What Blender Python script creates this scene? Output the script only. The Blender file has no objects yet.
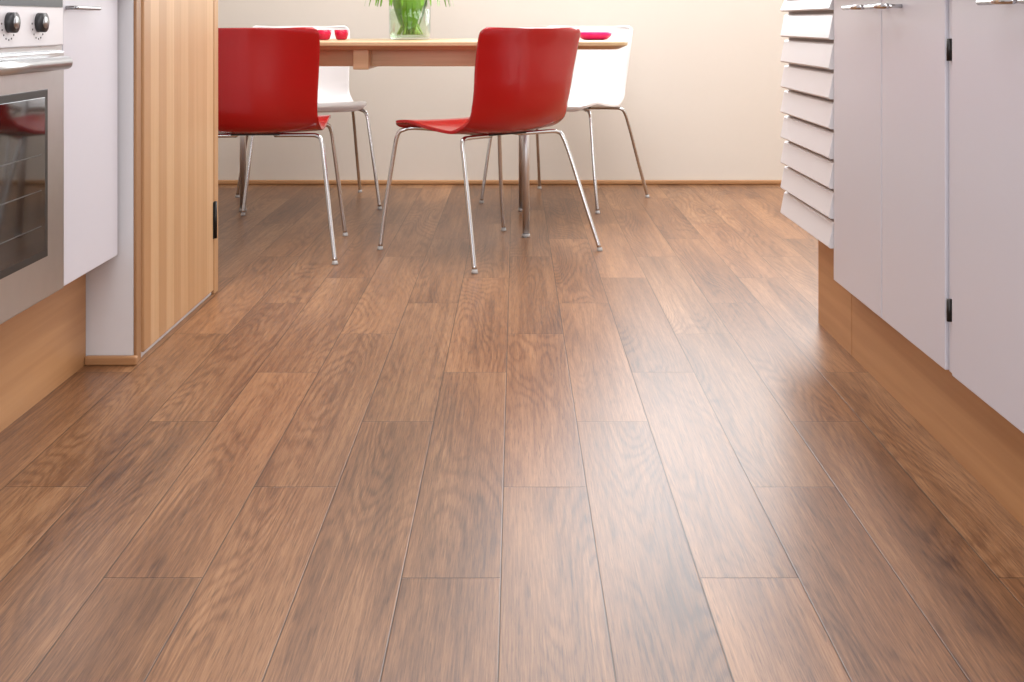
import bpy, math, random
from mathutils import Vector, Matrix
random.seed(4)
S=bpy.context.scene
S.view_settings.view_transform='Standard'
S.view_settings.look='None'
S.view_settings.exposure=0.0

def lin(c):
    return tuple(((v/255)/12.92 if v/255<=.04045 else ((v/255+.055)/1.055)**2.4) for v in c)+(1.0,)
def newmat(name):
    m=bpy.data.materials.new(name); m.use_nodes=True
    return m,m.node_tree,m.node_tree.nodes['Principled BSDF']
def simple(name,rgb,rough=.5,metal=0,spec=.5,var=.03,scale=6,trans=0,coat=0,bump=0):
    m,t,b=newmat(name)
    n=t.nodes.new('ShaderNodeTexNoise'); n.inputs['Scale'].default_value=scale; n.inputs['Detail'].default_value=4
    tc=t.nodes.new('ShaderNodeTexCoord'); t.links.new(tc.outputs['Object'],n.inputs['Vector'])
    mx=t.nodes.new('ShaderNodeMix'); mx.data_type='RGBA'
    c=lin(rgb); mx.inputs[6].default_value=tuple(v*(1-var) for v in c[:3])+(1,); mx.inputs[7].default_value=tuple(min(1,v*(1+var)) for v in c[:3])+(1,)
    t.links.new(n.outputs['Fac'],mx.inputs[0]); t.links.new(mx.outputs[2],b.inputs['Base Color'])
    b.inputs['Roughness'].default_value=rough; b.inputs['Metallic'].default_value=metal
    b.inputs['Specular IOR Level'].default_value=spec
    b.inputs['Transmission Weight'].default_value=trans; b.inputs['Coat Weight'].default_value=coat
    if bump:
        bp=t.nodes.new('ShaderNodeBump'); bp.inputs['Strength'].default_value=bump; bp.inputs['Distance'].default_value=.001
        t.links.new(n.outputs['Fac'],bp.inputs['Height']); t.links.new(bp.outputs[0],b.inputs['Normal'])
    return m
def thin_glass(name,rgb,gl):
    m=bpy.data.materials.new(name); m.use_nodes=True; t=m.node_tree; t.nodes.clear()
    o=t.nodes.new('ShaderNodeOutputMaterial'); mx=t.nodes.new('ShaderNodeMixShader'); tr=t.nodes.new('ShaderNodeBsdfTransparent'); g=t.nodes.new('ShaderNodeBsdfGlossy')
    lw=t.nodes.new('ShaderNodeLayerWeight'); lw.inputs['Blend'].default_value=gl
    tr.inputs[0].default_value=lin(rgb); g.inputs['Roughness'].default_value=.03
    ml=t.nodes.new('ShaderNodeMath'); ml.operation='MULTIPLY_ADD'; ml.inputs[1].default_value=.45; ml.inputs[2].default_value=.03
    t.links.new(lw.outputs['Facing'],ml.inputs[0]); t.links.new(ml.outputs[0],mx.inputs[0])
    t.links.new(tr.outputs[0],mx.inputs[1]); t.links.new(g.outputs[0],mx.inputs[2]); t.links.new(mx.outputs[0],o.inputs[0]); return m
def wood(name,c1,c2,axis='Z',rough=.4,scale=1.0,stripe=0,c3=None):
    m,t,b=newmat(name); L=t.links
    g=t.nodes.new('ShaderNodeNewGeometry'); mp=t.nodes.new('ShaderNodeMapping')
    s=[40*scale]*3; s['XYZ'.index(axis)]=1.6*scale; mp.inputs['Scale'].default_value=s
    L.new(g.outputs['Position'],mp.inputs['Vector'])
    n=t.nodes.new('ShaderNodeTexNoise'); n.inputs['Scale'].default_value=1; n.inputs['Detail'].default_value=5; n.inputs['Distortion'].default_value=.4
    L.new(mp.outputs[0],n.inputs['Vector'])
    cr=t.nodes.new('ShaderNodeValToRGB'); cr.color_ramp.elements[0].position=.3; cr.color_ramp.elements[1].position=.7
    cr.color_ramp.elements[0].color=lin(c1); cr.color_ramp.elements[1].color=lin(c2)
    L.new(n.outputs['Fac'],cr.inputs[0]); out=cr.outputs[0]
    if stripe:
        sp=t.nodes.new('ShaderNodeSeparateXYZ'); L.new(g.outputs['Position'],sp.inputs[0])
        ml=t.nodes.new('ShaderNodeMath'); ml.operation='MULTIPLY'; ml.inputs[1].default_value=stripe; L.new(sp.outputs['Y'],ml.inputs[0])
        fl=t.nodes.new('ShaderNodeMath'); fl.operation='FLOOR'; L.new(ml.outputs[0],fl.inputs[0])
        wn=t.nodes.new('ShaderNodeTexWhiteNoise'); wn.noise_dimensions='1D'; L.new(fl.outputs[0],wn.inputs['W'])
        mx=t.nodes.new('ShaderNodeMix'); mx.data_type='RGBA'; L.new(out,mx.inputs[6])
        mx.inputs[7].default_value=lin(c3)
        md=t.nodes.new('ShaderNodeMath'); md.operation='FLOORED_MODULO'; md.inputs[1].default_value=2; L.new(fl.outputs[0],md.inputs[0])
        mm=t.nodes.new('ShaderNodeMath'); mm.operation='MULTIPLY_ADD'; mm.inputs[1].default_value=.35; L.new(md.outputs[0],mm.inputs[0])
        m3=t.nodes.new('ShaderNodeMath'); m3.operation='MULTIPLY'; m3.inputs[1].default_value=.45; L.new(wn.outputs['Value'],m3.inputs[0]); L.new(m3.outputs[0],mm.inputs[2])
        L.new(mm.outputs[0],mx.inputs[0]); out=mx.outputs[2]
    L.new(out,b.inputs['Base Color']); b.inputs['Roughness'].default_value=rough
    return m

# ---------- laminate floor
def floor_mat():
    m,t,b=newmat('laminate_oak'); L=t.links; N=t.nodes
    def M(op,a,bb=None,c=None):
        n=N.new('ShaderNodeMath'); n.operation=op
        for i,v in enumerate((a,bb,c)):
            if v is None: continue
            if isinstance(v,(int,float)): n.inputs[i].default_value=v
            else: L.new(v,n.inputs[i])
        return n.outputs[0]
    g=N.new('ShaderNodeNewGeometry'); sp=N.new('ShaderNodeSeparateXYZ'); L.new(g.outputs['Position'],sp.inputs[0])
    x,y=sp.outputs['X'],sp.outputs['Y']
    W=.1466; LN=1.021
    u=M('DIVIDE',M('ADD',x,.0224),W); k=M('FLOOR',u); fu=M('SUBTRACT',u,k)
    v=M('DIVIDE',M('SUBTRACT',M('SUBTRACT',y,2.081),M('MULTIPLY',k,.3403)),LN); j=M('FLOOR',v); fv=M('SUBTRACT',v,j)
    cb=N.new('ShaderNodeCombineXYZ'); L.new(k,cb.inputs[0]); L.new(j,cb.inputs[1])
    wn=N.new('ShaderNodeTexWhiteNoise'); wn.noise_dimensions='3D'; L.new(cb.outputs[0],wn.inputs['Vector'])
    r=wn.outputs['Value']; sc=N.new('ShaderNodeSeparateColor'); L.new(wn.outputs['Color'],sc.inputs[0])
    r2=sc.outputs[1]; r3=sc.outputs[2]
    du=M('MULTIPLY',M('MINIMUM',fu,M('SUBTRACT',1,fu)),W); dv=M('MULTIPLY',M('MINIMUM',fv,M('SUBTRACT',1,fv)),LN)
    d=M('MINIMUM',du,dv)
    mr=N.new('ShaderNodeMapRange'); mr.inputs[1].default_value=.0005; mr.inputs[2].default_value=.0015; L.new(d,mr.inputs[0]); seam=mr.outputs[0]
    def noise(sx,sy,det,dist,off=37,rough=.5):
        c=N.new('ShaderNodeCombineXYZ')
        L.new(M('ADD',M('MULTIPLY',x,sx),M('MULTIPLY',r,off)),c.inputs[0])
        L.new(M('ADD',M('MULTIPLY',y,sy),M('MULTIPLY',r2,off)),c.inputs[1]); L.new(M('MULTIPLY',r3,19),c.inputs[2])
        n=N.new('ShaderNodeTexNoise'); n.inputs['Scale'].default_value=1; n.inputs['Detail'].default_value=det; n.inputs['Distortion'].default_value=dist; n.inputs['Roughness'].default_value=rough
        L.new(c.outputs[0],n.inputs['Vector']); return n.outputs['Fac']
    big=noise(6.5,.95,1.2,.1)
    rings=M('POWER',M('MULTIPLY_ADD',M('SINE',M('MULTIPLY',M('ADD',big,M('MULTIPLY',noise(110,10,3,0),.035)),170)),.5,.5),2.0)
    msk=N.new('ShaderNodeMapRange'); msk.inputs[1].default_value=.38; msk.inputs[2].default_value=.60; L.new(noise(8,1.0,1,0,71),msk.inputs[0])
    fine=noise(400,13,4,0,37,.7); mid=noise(95,2.2,4,.15); fleck=noise(480,20,2,0); broad=noise(10,1.2,2,.2)
    val=M('ADD',M('MULTIPLY',fine,.62),M('ADD',M('MULTIPLY',mid,.34),M('MULTIPLY',M('SUBTRACT',broad,.5),.42)))
    val=M('SUBTRACT',M('ADD',val,.075),M('MULTIPLY',M('MULTIPLY',rings,msk.outputs[0]),.115))
    val=M('ADD',val,M('MULTIPLY',M('SUBTRACT',r,.5),.13))
    cr=N.new('ShaderNodeValToRGB'); e=cr.color_ramp.elements
    e[0].position=.28; e[0].color=lin((78,49,31)); e[1].position=.76; e[1].color=lin((170,128,91))
    n1=e.new(.52); n1.color=lin((130,91,61))
    L.new(val,cr.inputs[0])
    tn=N.new('ShaderNodeMix'); tn.data_type='RGBA'; tn.blend_type='MULTIPLY'; L.new(M('MULTIPLY',r3,.7),tn.inputs[0]); L.new(cr.outputs[0],tn.inputs[6]); tn.inputs[7].default_value=(1,.90,.82,1)
    fm=N.new('ShaderNodeMapRange'); fm.inputs[1].default_value=.58; fm.inputs[2].default_value=.68; fm.inputs[3].default_value=1; fm.inputs[4].default_value=.66; L.new(fleck,fm.inputs[0])
    sm=N.new('ShaderNodeMapRange'); sm.inputs[3].default_value=.26; sm.inputs[4].default_value=1; L.new(seam,sm.inputs[0])
    mu=M('MULTIPLY',fm.outputs[0],sm.outputs[0])
    vm=N.new('ShaderNodeVectorMath'); vm.operation='SCALE'; L.new(tn.outputs[2],vm.inputs[0]); L.new(mu,vm.inputs['Scale'])
    L.new(vm.outputs[0],b.inputs['Base Color'])
    L.new(M('MULTIPLY_ADD',fine,.12,.27),b.inputs['Roughness'])
    b.inputs['Specular IOR Level'].default_value=.44
    bp=N.new('ShaderNodeBump'); bp.inputs['Strength'].default_value=.3; bp.inputs['Distance'].default_value=.001
    L.new(M('ADD',seam,M('MULTIPLY',fine,.2)),bp.inputs['Height']); L.new(bp.outputs[0],b.inputs['Normal'])
    return m

FLOOR=floor_mat()
WALL=simple('wall_cream',(221,213,203),.85,spec=.2,scale=40,var=.01,bump=.1)
WHITEW=simple('wall_white',(226,224,226),.8,spec=.2,scale=30,var=.01)
CEIL=simple('ceiling_white',(243,243,243),.9)
LAM=simple('white_laminate',(219,217,225),.32,var=.008)
DRW=simple('drawer_white',(232,229,231),.35,var=.008)
CARC=simple('carcass_shade_grey',(120,115,112),.6)  # darkened so the slits between doors show a painted shadow line
GAPSHADE=simple('drawer_gap_shade',(168,162,160),.6)  # grey stands in for the shade between drawer fronts
COUNT=simple('counter_stone',(190,188,185),.3,var=.1,scale=60)
RED=simple('red_plastic',(176,8,14),.25,var=.02,coat=.25)
WPL=simple('white_plastic',(238,235,236),.25,var=.01,coat=.3)
CHROME=simple('chrome',(208,209,211),.16,metal=1,var=.01)
SATIN=simple('satin_steel',(214,215,217),.38,metal=1,var=.01)
STEEL=simple('brushed_steel',(186,187,188),.3,metal=1,var=.05,scale=30)
DARKM=simple('dark_metal',(60,58,56),.4,metal=.8)
BLACKG=simple('black_glass',(14,15,16),.06,coat=.6)
GLASS=thin_glass('clear_glass',(248,252,250),.35)
WATER=thin_glass('vase_water',(238,248,236),.2)
GREEN=simple('leaf_green',(112,168,44),.4,var=.35,scale=20)
STEMG=simple('stem_green',(160,196,84),.45,var=.2,scale=20)
PINK=simple('pink_ceramic',(222,12,110),.3)
CRIM=simple('crimson_glass',(215,22,70),.2)
CAPM=simple('foot_cap',(180,178,176),.35)
BLACK=simple('black_plastic',(20,20,20),.4)
KNOB=simple('knob_dark_grey',(52,52,54),.35)
TULIP=simple('tulip_pink',(225,90,120),.5,var=.2)
TABW=wood('table_birch',(190,158,116),(214,184,142),'X',.35)
KICKW=wood('kick_beech',(186,136,90),(206,156,108),'Y',.45,.7)
DOORW=wood('door_beech',(204,164,120),(218,180,138),'Z',.4,.8,stripe=15,c3=(176,128,84))
FRAMEW=wood('frame_beech',(150,108,74),(172,128,88),'Z',.4)
TRIMW=wood('trim_oak',(166,120,80),(190,144,100),'X',.45)

def empty(name,loc=(0,0,0),rz=0):
    e=bpy.data.objects.new(name,None); S.collection.objects.link(e); e.location=loc; e.rotation_euler=(0,0,rz); e.empty_display_size=.1; return e
def mesh(name,vs,fs,mat,parent=None,smooth=False,org=None):
    if parent is not None and org is None: org=Vector(parent.location)
    o_=Vector(org) if org is not None else Vector((0,0,0))
    me=bpy.data.meshes.new(name); me.from_pydata([tuple(Vector(v)-o_) for v in vs],[],fs); me.update()
    if mat: me.materials.append(mat)
    ob=bpy.data.objects.new(name,me); S.collection.objects.link(ob)
    if smooth:
        for p in me.polygons: p.use_smooth=True
    if parent is not None: ob.parent=parent
    return ob
def fixn(ob):
    import bmesh
    bm=bmesh.new(); bm.from_mesh(ob.data); bmesh.ops.recalc_face_normals(bm,faces=bm.faces); bm.to_mesh(ob.data); bm.free()
def box(name,a,b,mat,parent=None,bev=0,org=None):
    x0,y0,z0=a;x1,y1,z1=b
    vs=[(x0,y0,z0),(x1,y0,z0),(x1,y1,z0),(x0,y1,z0),(x0,y0,z1),(x1,y0,z1),(x1,y1,z1),(x0,y1,z1)]
    fs=[(0,3,2,1),(4,5,6,7),(0,1,5,4),(1,2,6,5),(2,3,7,6),(3,0,4,7)]
    if parent is None and org is None:
        c=Vector(((x0+x1)/2,(y0+y1)/2,(z0+z1)/2)); ob=mesh(name,vs,fs,mat,org=c); ob.location=c
    else: ob=mesh(name,vs,fs,mat,parent,org=org)
    if bev:
        m=ob.modifiers.new('b','BEVEL'); m.width=bev; m.segments=3
    return ob
def catmull(P,n=8):
    out=[]; P=[Vector(p) for p in P]
    for i in range(len(P)-1):
        p0=P[max(i-1,0)];p1=P[i];p2=P[i+1];p3=P[min(i+2,len(P)-1)]
        for s in range(n):
            t=s/n; out.append(.5*((2*p1)+(p2-p0)*t+(2*p0-5*p1+4*p2-p3)*t*t+(3*p1-p0-3*p2+p3)*t**3))
    out.append(P[-1]); return out
def tube(name,pts,r,mat,parent=None,seg=12,org=None,caps=True,radii=None):
    pts=[Vector(p) for p in pts]; vs=[];fs=[]
    t0=(pts[1]-pts[0]).normalized(); up=Vector((0,0,1)) if abs(t0.z)<.9 else Vector((0,1,0))
    nrm=(up-t0*up.dot(t0)).normalized()
    for i,p in enumerate(pts):
        t=(pts[min(i+1,len(pts)-1)]-pts[max(i-1,0)]).normalized()
        nrm=(nrm-t*nrm.dot(t)).normalized(); bn=t.cross(nrm)
        rr=radii[i] if radii else r
        for s in range(seg):
            a=2*math.pi*s/seg; vs.append(p+rr*(math.cos(a)*nrm+math.sin(a)*bn))
    for i in range(len(pts)-1):
        for s in range(seg):
            a=i*seg+s;b=i*seg+(s+1)%seg; fs.append((a,b,b+seg,a+seg))
    if caps:
        fs.append(tuple(range(seg))[::-1]); fs.append(tuple((len(pts)-1)*seg+s for s in range(seg)))
    return mesh(name,vs,fs,mat,parent,True,org)
def lathe(name,prof,mat,parent,c,seg=32):
    vs=[];fs=[]
    for r,z in prof:
        for s in range(seg):
            a=2*math.pi*s/seg; vs.append((c[0]+r*math.cos(a),c[1]+r*math.sin(a),c[2]+z))
    for i in range(len(prof)-1):
        for s in range(seg):
            a=i*seg+s;b=i*seg+(s+1)%seg; fs.append((a,b,b+seg,a+seg))
    fs.append(tuple(range(seg))[::-1])
    return mesh(name,vs,fs,mat,parent,True)

# ---------- room shell
H=2.6; YB=5.97
box('floor',(-2.7,-2.2,-.05),(2.7,YB+.1,0),FLOOR)
box('ceiling',(-2.7,-2.2,H),(2.7,YB+.1,H+.05),CEIL)
wx0,wx1,wz0,wz1=-.2,2.4,1.02,2.30
wb=empty('wall_back',(0,YB,0))
box('below_window',(-2.7,YB,0),(2.7,YB+.12,wz0),WALL,wb)
box('above_window',(-2.7,YB,wz1),(2.7,YB+.12,H),WALL,wb)
box('left_of_window',(-2.7,YB,wz0),(wx0,YB+.12,wz1),WALL,wb)
box('right_of_window',(wx1,YB,wz0),(2.7,YB+.12,wz1),WALL,wb)
wn=empty('window_1',((wx0+wx1)/2,YB+.06,wz0))
fw=.05
box('frame_bottom',(wx0,YB+.03,wz0),(wx1,YB+.09,wz0+fw),LAM,wn)
box('frame_top',(wx0,YB+.03,wz1-fw),(wx1,YB+.09,wz1),LAM,wn)
for i,xx in enumerate((wx0,(wx0+wx1-fw)/2,wx1-fw)): box('frame_post_%d'%i,(xx,YB+.03,wz0),(xx+fw,YB+.09,wz1),LAM,wn)
box('wall_left',(-2.8,3.5,0),(-2.7,YB+.1,H),WALL)
box('wall_right',(2.7,3.3,0),(2.8,YB+.1,H),WALL)
box('wall_behind',(-1.75,-2.3,0),(1.6,-2.2,H),WHITEW)
box('wall_kitchen_left',(-1.75,-2.2,0),(-1.62,2.83,H),WHITEW)
box('wall_kitchen_right',(1.45,-2.2,0),(1.6,3.45,H),WHITEW)
box('wall_partition',(-2.7,2.83,0),(-.918,3.60,H),WHITEW)
box('wall_return_right',(1.6,3.3,0),(2.7,3.45,H),WALL)
box('baseboard_back',(-2.7,YB-.018,0),(2.7,YB,.022),TRIMW,bev=.006)
box('baseboard_partition',(-1.03,2.812,0),(-.905,2.83,.022),TRIMW,bev=.005)

# ---------- pantry door on left partition
dr=empty('door_1',(-.918,3.2,0))
box('jamb_near',(-.918,2.832,0),(-.911,2.868,2.12),FRAMEW,dr,.002)
box('slab',(-.918,2.880,.014),(-.908,3.545,2.08),DOORW,dr,.003)
box('jamb_far',(-.918,3.552,0),(-.908,3.600,2.12),DOORW,dr,.003)
box('jamb_top',(-.918,2.832,2.085),(-.908,3.60,2.14),FRAMEW,dr,.003)
for i,zz in enumerate((.17,1.75)):
    tube('hinge_%d'%i,[(-.904,3.548,zz),(-.904,3.548,zz+.11)],.0055,DARKM,dr)
    box('hinge_leaf_%d'%i,(-.9078,3.535,zz),(-.906,3.565,zz+.11),DARKM,dr)

# ---------- left base cabinets
XL=-.945
lc=empty('kitchen_cabinet',(-1.3,1.2,0))
box('carcass',(-1.61,-1.2,.267),(XL-.02,2.80,.885),LAM,lc)
box('kick_panel',(-1.05,-1.2,0),(-1.03,2.825,.267),KICKW,lc)
box('side_panel',(-1.6,2.78,.267),(XL-.005,2.803,.885),LAM,lc)
box('door_far',(XL-.02,2.462,.267),(XL,2.80,.88),LAM,lc,.002)
yy=1.845
for i in range(5):
    box('door_%d'%i,(XL-.02,yy-.597,.267),(XL,yy-.003,.88),LAM,lc,.002); 
    tube('pull_%d'%i,catmull([(XL,yy-.4,.85),(XL+.028,yy-.4,.85),(XL+.03,yy-.39,.85),(XL+.03,yy-.21,.85),(XL+.028,yy-.2,.85),(XL,yy-.2,.85)],6),.005,STEEL,lc)
    yy-=.6
tube('pull_far',catmull([(XL,2.48,.850),(XL+.020,2.48,.850),(XL+.024,2.49,.850),(XL+.024,2.60,.850),(XL+.020,2.61,.850),(XL,2.61,.850)],6),.0045,STEEL,lc)
box('countertop',(-1.615,-1.2,.89),(XL+.02,2.81,.925),COUNT,lc,.003)

# ---------- oven
ov=empty('oven',(XL-.2,2.15,.267))
O0,O1=1.85,2.455
box('body',(XL-.018,O0,.267),(XL+.001,O1,.885),STEEL,ov,.002)
box('door_frame',(XL,O0+.004,.272),(XL+.014,O1-.022,.762),STEEL,ov,.004)
box('window_glass',(XL+.012,O0+.08,.37),(XL+.0155,O1-.125,.672),BLACKG,ov,.001)
box('glass_surround',(XL+.012,O0+.06,.355),(XL+.0148,O1-.11,.687),BLACK,ov,.001)
box('control_panel',(XL,O0+.004,.772),(XL+.012,O1-.022,.872),DRW,ov,.003)
box('panel_band',(XL+.010,O0+.01,.850),(XL+.0135,O1-.03,.870),BLACK,ov)
for i,yk in enumerate((1.92,2.04,2.17,2.305)):
    r=.019
    tube('knob_%d'%i,[(XL+.010,yk,.819),(XL+.026,yk,.819)],r,KNOB,ov,24)
    tube('knob_cap_%d'%i,[(XL+.025,yk,.819),(XL+.0275,yk,.819)],r*.6,STEEL,ov,20)
    for q in range(9):
        a=math.pi*(q/8)
        cy,cz=yk+.030*math.cos(a),.817-.030*math.sin(a)
        box('mark_%d_%d'%(i,q),(XL+.0118,cy-.0016,cz-.0016),(XL+.0126,cy+.0016,cz+.0016),BLACK,ov)
tube('handle',[(XL+.036,O0+.02,.738),(XL+.036,O1-.070,.738)],.0135,STEEL,ov,20)
for i,yk in enumerate((O0+.06,O1-.10)): tube('handle_post_%d'%i,[(XL+.010,yk,.738),(XL+.036,yk,.738)],.008,STEEL,ov)
for i in range(3):
    zz=.42+.07*i
    tube('rack_%d'%i,[(XL+.0156,O0+.10,zz),(XL+.0156,O1-.145,zz)],.0010,DARKM,ov,6)

# ---------- right base cabinets
XR=.78
rc=empty('kitchen_cabinet',(1.1,1.4,0))
box('carcass',(XR+.02,-1.2,.187),(1.44,2.895,.885),CARC,rc)
box('kick_panel',(.825,-1.2,0),(.845,2.898,.187),KICKW,rc)
edges=[(2.521,2.898),(2.146,2.515),(1.745,2.112),(1.371,1.741),(.97,1.345),(.6,.966),(.2,.57),(-.2,.196)]
for i,(a,b) in enumerate(edges): box('door_%d'%i,(XR,a,.187),(XR+.019,b,.882),LAM,rc,.0015)
for i,(a,b) in enumerate([(2.117,2.141),(1.348,1.368),(.573,.597)]):
    box('post_%d'%i,(XR+.006,a,.187),(XR+.02,b,.882),LAM,rc)
    for z in (.30,.77):
        tube('hinge_%d_%d'%(i,int(z*100)),[(XR+.002,(a+b)/2,z-.02),(XR+.002,(a+b)/2,z+.02)],.005,DARKM,rc)
def pull(nm,y0,y1):
    X=XR-.038
    tube(nm,[(X,y0,.852),(X,y1,.852)],.0055,CHROME,rc)
    for q,yk in enumerate((y0+.025,y1-.025)): tube(nm+'_post_%d'%q,[(X,yk,.852),(XR+.002,yk,.852)],.004,CHROME,rc)
for i,(a,b) in enumerate([(2.535,2.67),(2.36,2.50),(1.76,1.89),(1.60,1.73),(.98,1.12),(.82,.95)]): pull('pull_%d'%i,a,b)
box('countertop',(XR-.02,-1.2,.89),(1.445,2.898,.925),COUNT,rc,.003)
# drawer tower
dw=empty('drawer_unit',(1.1,3.17,0))
D0,D1=2.905,3.44
box('carcass',(.81,D0,.262),(1.44,D1,.885),DRW,dw)
box('kick_panel',(.825,2.902,0),(.845,3.22,.262),KICKW,dw)
box('kick_end',(.845,3.20,0),(1.44,3.22,.262),KICKW,dw)
box('countertop',(XR-.01,2.902,.89),(1.445,3.445,.925),COUNT,dw,.003)
n=8; hz=.0735
for i in range(n+1):
    z0=.262+i*hz; z1=z0+hz-.009 if i<n else .884
    xb,xt=.770,.781
    vs=[]
    for y_ in (D0+.002,D1-.002):
        vs+=[(xb,y_,z0+.004),(xb+.004,y_,z0),(.812,y_,z0),(.812,y_,z1),(xt+.004,y_,z1),(xt,y_,z1-.004)]
    fs=[(0,1,2,3,4,5),(11,10,9,8,7,6)]+[(a,a+6,(a+1)%6+6,(a+1)%6) for a in range(6)]
    o=mesh('drawer_front_%d'%i if i<n else 'top_rail',vs,fs,DRW,dw); fixn(o)
    if i<n: box('gap_shade_%d'%i,(.794,D0+.004,z1),(.8095,D1-.004,z1+.009),GAPSHADE,dw)  # grey strip painting the shadow gap above each drawer

# ---------- chairs
def chair(loc,rot,mat):
    e=empty('dining_chair',(loc[0],loc[1],0),math.radians(rot))
    O=(0,0,0)
    prof=[(.300,.432),(.281,.448),(.20,.457),(.10,.444),(-.01,.434),(-.09,.436),(-.150,.457),(-.190,.506),(-.210,.58),(-.222,.66),(-.234,.74),(-.247,.800)]
    wid=[.226,.238,.240,.238,.233,.227,.221,.219,.222,.227,.231,.230]
    pp=catmull([(p[0],p[1],w) for p,w in zip(prof,wid)],6)
    s=[0]
    for i in range(1,len(pp)): s.append(s[-1]+math.hypot(pp[i][0]-pp[i-1][0],pp[i][1]-pp[i-1][1]))
    T=s[-1]; nu=24; vs=[];fs=[]
    for i,p in enumerate(pp):
        a=pp[max(i-1,0)]; b=pp[min(i+1,len(pp)-1)]
        ty,tz=b[0]-a[0],b[1]-a[1]; l=math.hypot(ty,tz); ny,nz=tz/l,-ty/l
        R=.05 if i<len(pp)//2 else .026
        de=min(s[i],T-s[i]); w=p[2]
        if de<R: w-= (R-math.sqrt(max(0,R*R-(R-de)**2)))*.9
        f=s[i]/T
        curl=.008+.050*max(0,min(1,(f-.42)/.22)) - .010*max(0,(f-.8)/.2)
        for k in range(nu+1):
            q=-1+2*k/nu; q=math.sin(q*math.pi/2)*.35+q*.65
            c=curl*(abs(q)**2.2)
            vs.append((q*w,p[0]+ny*c,p[1]+nz*c*(1-max(0,(f-.6)/.4))))
    m=nu+1
    for i in range(len(pp)-1):
        for k in range(nu): fs.append((i*m+k,i*m+k+1,(i+1)*m+k+1,(i+1)*m+k))
    o=mesh('seat_shell',vs,fs,mat,e,True,O)
    sd=o.modifiers.new('s','SOLIDIFY'); sd.thickness=.011; sd.offset=0
    bv=o.modifiers.new('b','BEVEL'); bv.width=.003; bv.segments=2; bv.limit_method='ANGLE'
    for sx in (-1,1):
        sn='l' if sx<0 else 'r'
        rear=[(sx*.288,-.240,.008),(sx*.267,-.190,.16),(sx*.245,-.135,.33),(sx*.233,-.107,.402),(sx*.218,-.095,.421),(sx*.18,-.085,.424),(sx*.07,-.06,.422)]
        front=[(sx*.292,.296,.008),(sx*.273,.288,.16),(sx*.252,.272,.33),(sx*.240,.262,.410),(sx*.223,.248,.431),(sx*.18,.215,.437),(sx*.07,.07,.424)]
        tube('leg_rear_'+sn,catmull(rear,7),.0078,CHROME,e,14,O)
        tube('leg_front_'+sn,catmull(front,7),.0078,CHROME,e,14,O)
        tube('frame_'+sn,[(sx*.07,-.062,.422),(sx*.07,.072,.424)],.0078,CHROME,e,12,O)
        for nm,p in (('rear',rear[0]),('front',front[0])):
            tube('cap_%s_%s'%(nm,sn),[(p[0],p[1],0.0),(p[0],p[1],.004),(p[0]*.998,p[1]*.998,.012)],.012,CAPM,e,14,O,radii=[.011,.0105,.009])
    box('mount_plate',(-.085,-.075,.4225),(.085,.085,.4285),DARKM,e,.002,O)
    return e
chair((-.075,4.22),41,RED)
chair((-.920,4.205),5,RED)
chair((-.960,5.37),-163.7,WPL)
chair((.245,5.455),150,WPL)

# ---------- table
tb=empty('dining_table',(-.5,4.9,0))
tx0,tx1,ty0,ty1=-1.5,.435,4.50,5.30
def rrect(x0,x1,y0,y1,r,seg=10):
    P=[]
    for cx,cy,a0 in ((x1-r,y1-r,0),(x0+r,y1-r,90),(x0+r,y0+r,180),(x1-r,y0+r,270)):
        for s in range(seg+1):
            a=math.radians(a0+90*s/seg); P.append((cx+r*math.cos(a),cy+r*math.sin(a)))
    return P
lv=[(.0,.742),(.0,.730),(.035,.714)]
vs=[];n=0
for ins,z in [(.003,.745)]+lv:
    P=rrect(tx0+ins,tx1-ins,ty0+ins,ty1-ins,.10-ins*.5); n=len(P); vs+=[(p[0],p[1],z) for p in P]
fs=[tuple(range(n))]+[((i)*n+k,(i+1)*n+k,(i+1)*n+(k+1)%n,i*n+(k+1)%n) for i in range(3) for k in range(n)]+[tuple(3*n+k for k in range(n))[::-1]]
o=mesh('top',vs,fs,TABW,tb); fixn(o)
box('apron_front',(-1.30,4.66,.645),(.20,4.685,.714),TABW,tb,.003)
box('apron_back',(-1.30,5.12,.645),(.20,5.145,.714),TABW,tb,.003)
for i,xx in enumerate((-1.18,-.60,.03)):
    box('cross_beam_%d'%i,(xx-.03,4.56,.636),(xx+.03,5.24,.7135),TABW,tb,.003)
    if i==1: continue
    for j in (0,1):
        yq=4.5 if j==0 else 5.12
        xo=.008 if j==0 else -.005
        tube('leg_%d_%d'%(i,j),[(xx+xo,yq+.08*(j==0),.66),(xx+xo,yq,.008)],.0135,SATIN,tb,20)
        tube('foot_%d_%d'%(i,j),[(xx+xo,yq,0),(xx+xo,yq,.012)],.016,CAPM,tb,20)

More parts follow.
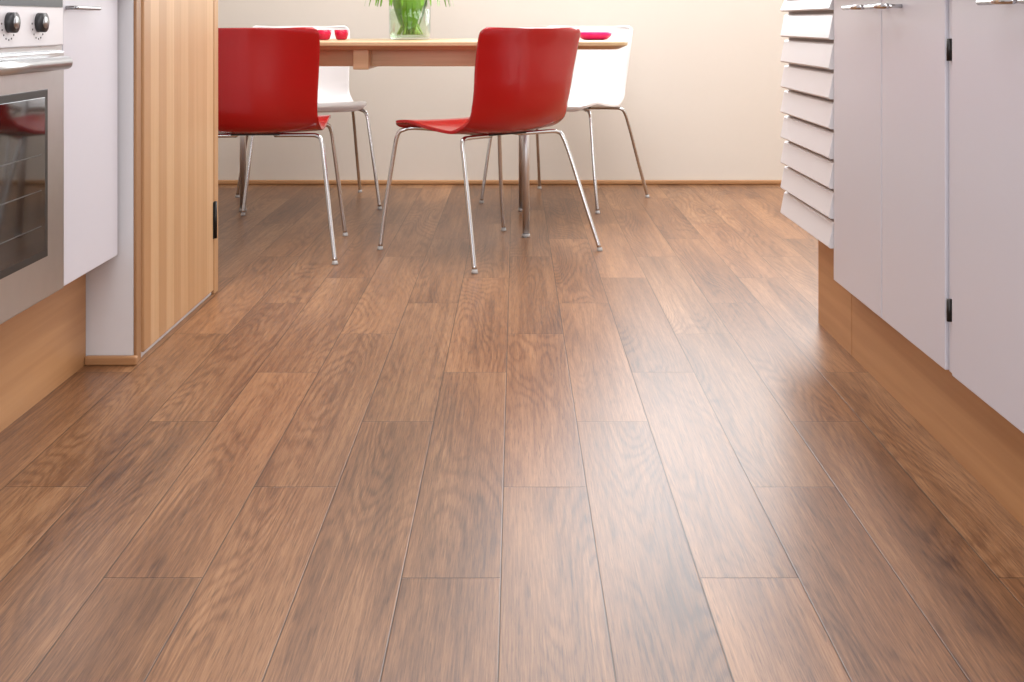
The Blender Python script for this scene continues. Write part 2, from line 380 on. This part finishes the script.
# ---------- vase with leaves
vc=(-.45,5.0,.745)
v=empty('flower_vase',vc)
lathe('glass',[(.070,0),(.084,.004),(.088,.03),(.090,.24)],GLASS,v,vc,40)
lathe('water',[(.080,.010),(.085,.03),(.086,.13),(.0,.13)],WATER,v,vc,40)
for i in range(46):
    a=random.uniform(0,6.28); r0=random.uniform(.01,.06); a2=a+random.uniform(1.8,3.6); r1=.075
    p0=Vector((vc[0]+r0*math.cos(a),vc[1]+r0*math.sin(a),vc[2]+.022)); p1=Vector((vc[0]+r1*math.cos(a2),vc[1]+r1*math.sin(a2),vc[2]+.24))
    out=Vector((math.cos(a2),math.sin(a2),0)); ht=random.uniform(.10,.22)
    p2=p1+out*random.uniform(.03,.09)+Vector((0,0,ht))
    tube('stem_%d'%i,catmull([p0,(p0+p1)/2,p1,(p1+p2)/2+Vector((0,0,.02)),p2],5),.0035,STEMG,v,8)
    if i%2==0:
        prof=[(.002,0),(.018,.008),(.024,.025),(.021,.045),(.008,.062),(.001,.066)]
        lathe('bloom_%d'%i,prof,TULIP,v,p2,12)
for i in range(34):
    a2=i/34*6.283+random.uniform(-.1,.1); out=Vector((math.cos(a2),math.sin(a2),0)); side=Vector((-out.y,out.x,0))
    p0=Vector(vc)+out*.04+Vector((0,0,random.uniform(.04,.12))); p1=Vector(vc)+out*.080+Vector((0,0,.24))
    dro=random.choice((1,1,.0)); rr=random.uniform(.05,.13)
    p2=p1+out*rr*.6+Vector((0,0,.04+.10*(1-dro))); p3=p1+out*rr+Vector((0,0,-.10*dro+.2*(1-dro)))
    C=catmull([p0,(p0+p1)/2+out*.01,p1,p2,p3],5); vs=[];fs=[]
    for k,p in enumerate(C):
        w=.014*math.sin(math.pi*min(1,(k+1.5)/(len(C)+1)))**.7
        vs+=[p-side*w+Vector((0,0,.003)),p,p+side*w+Vector((0,0,.003))]
    for k in range(len(C)-1):
        b=3*k; fs+=[(b,b+1,b+4,b+3),(b+1,b+2,b+5,b+4)]
    mesh('leaf_%d'%i,vs,fs,GREEN,v,True)

# ---------- bowls / glasses
def bowl(name,c,r,h,mat):
    e=empty(name,c)
    lathe('body',[(r*.5,0),(r*.75,h*.1),(r*.95,h*.55),(r,h),(r*.96,h),(r*.88,h*.55),(r*.6,h*.2),(0,h*.15)],mat,e,c)
bowl('pink_bowl',(.33,4.95,.745),.072,.032,PINK)
for i,(a,b) in enumerate(((-.80,4.92),(-.735,4.97))): bowl('red_tealight_holder',(a,b,.745),.03,.042,CRIM)

# ---------- lights
def area(name,loc,rot,sx,sy,p,col):
    l=bpy.data.lights.new(name,'AREA'); l.shape='RECTANGLE'; l.size=sx; l.size_y=sy; l.energy=p; l.color=col
    o=bpy.data.objects.new(name,l); S.collection.objects.link(o); o.location=loc; o.rotation_euler=[math.radians(r) for r in rot]; return o
area('window_daylight',((wx0+wx1)/2,YB+.14,(wz0+wz1)/2),(-90,0,0),wx1-wx0,wz1-wz0,74,(.95,.98,1))
area('overhead_fill_dining',(.3,4.5,2.58),(0,0,0),2.8,1.6,80,(.98,.99,1))  # added overhead fill to brighten the far floor, no visible fixture
area('overhead_fill_kitchen',(0,1.2,2.58),(0,0,0),1.2,2.4,26,(.97,.98,1))  # added overhead fill for the kitchen aisle, no visible fixture
area('rear_fill',(0,-2.15,1.5),(90,0,0),2.6,1.6,56,(.97,.98,1))  # added fill from behind the camera, the wall there has no opening
w=bpy.data.worlds.new('World'); S.world=w; w.use_nodes=True
w.node_tree.nodes['Background'].inputs[0].default_value=(.85,.92,1,1); w.node_tree.nodes['Background'].inputs[1].default_value=1.0

cam=bpy.data.cameras.new('camera'); co=bpy.data.objects.new('camera',cam); S.collection.objects.link(co)
co.location=(0,0,.82); co.rotation_euler=(math.radians(90),0,0)
cam.sensor_width=36; cam.lens=1180/1024*36; cam.shift_x=-4/1024; cam.shift_y=-319/1024; cam.clip_start=.02
S.camera=co
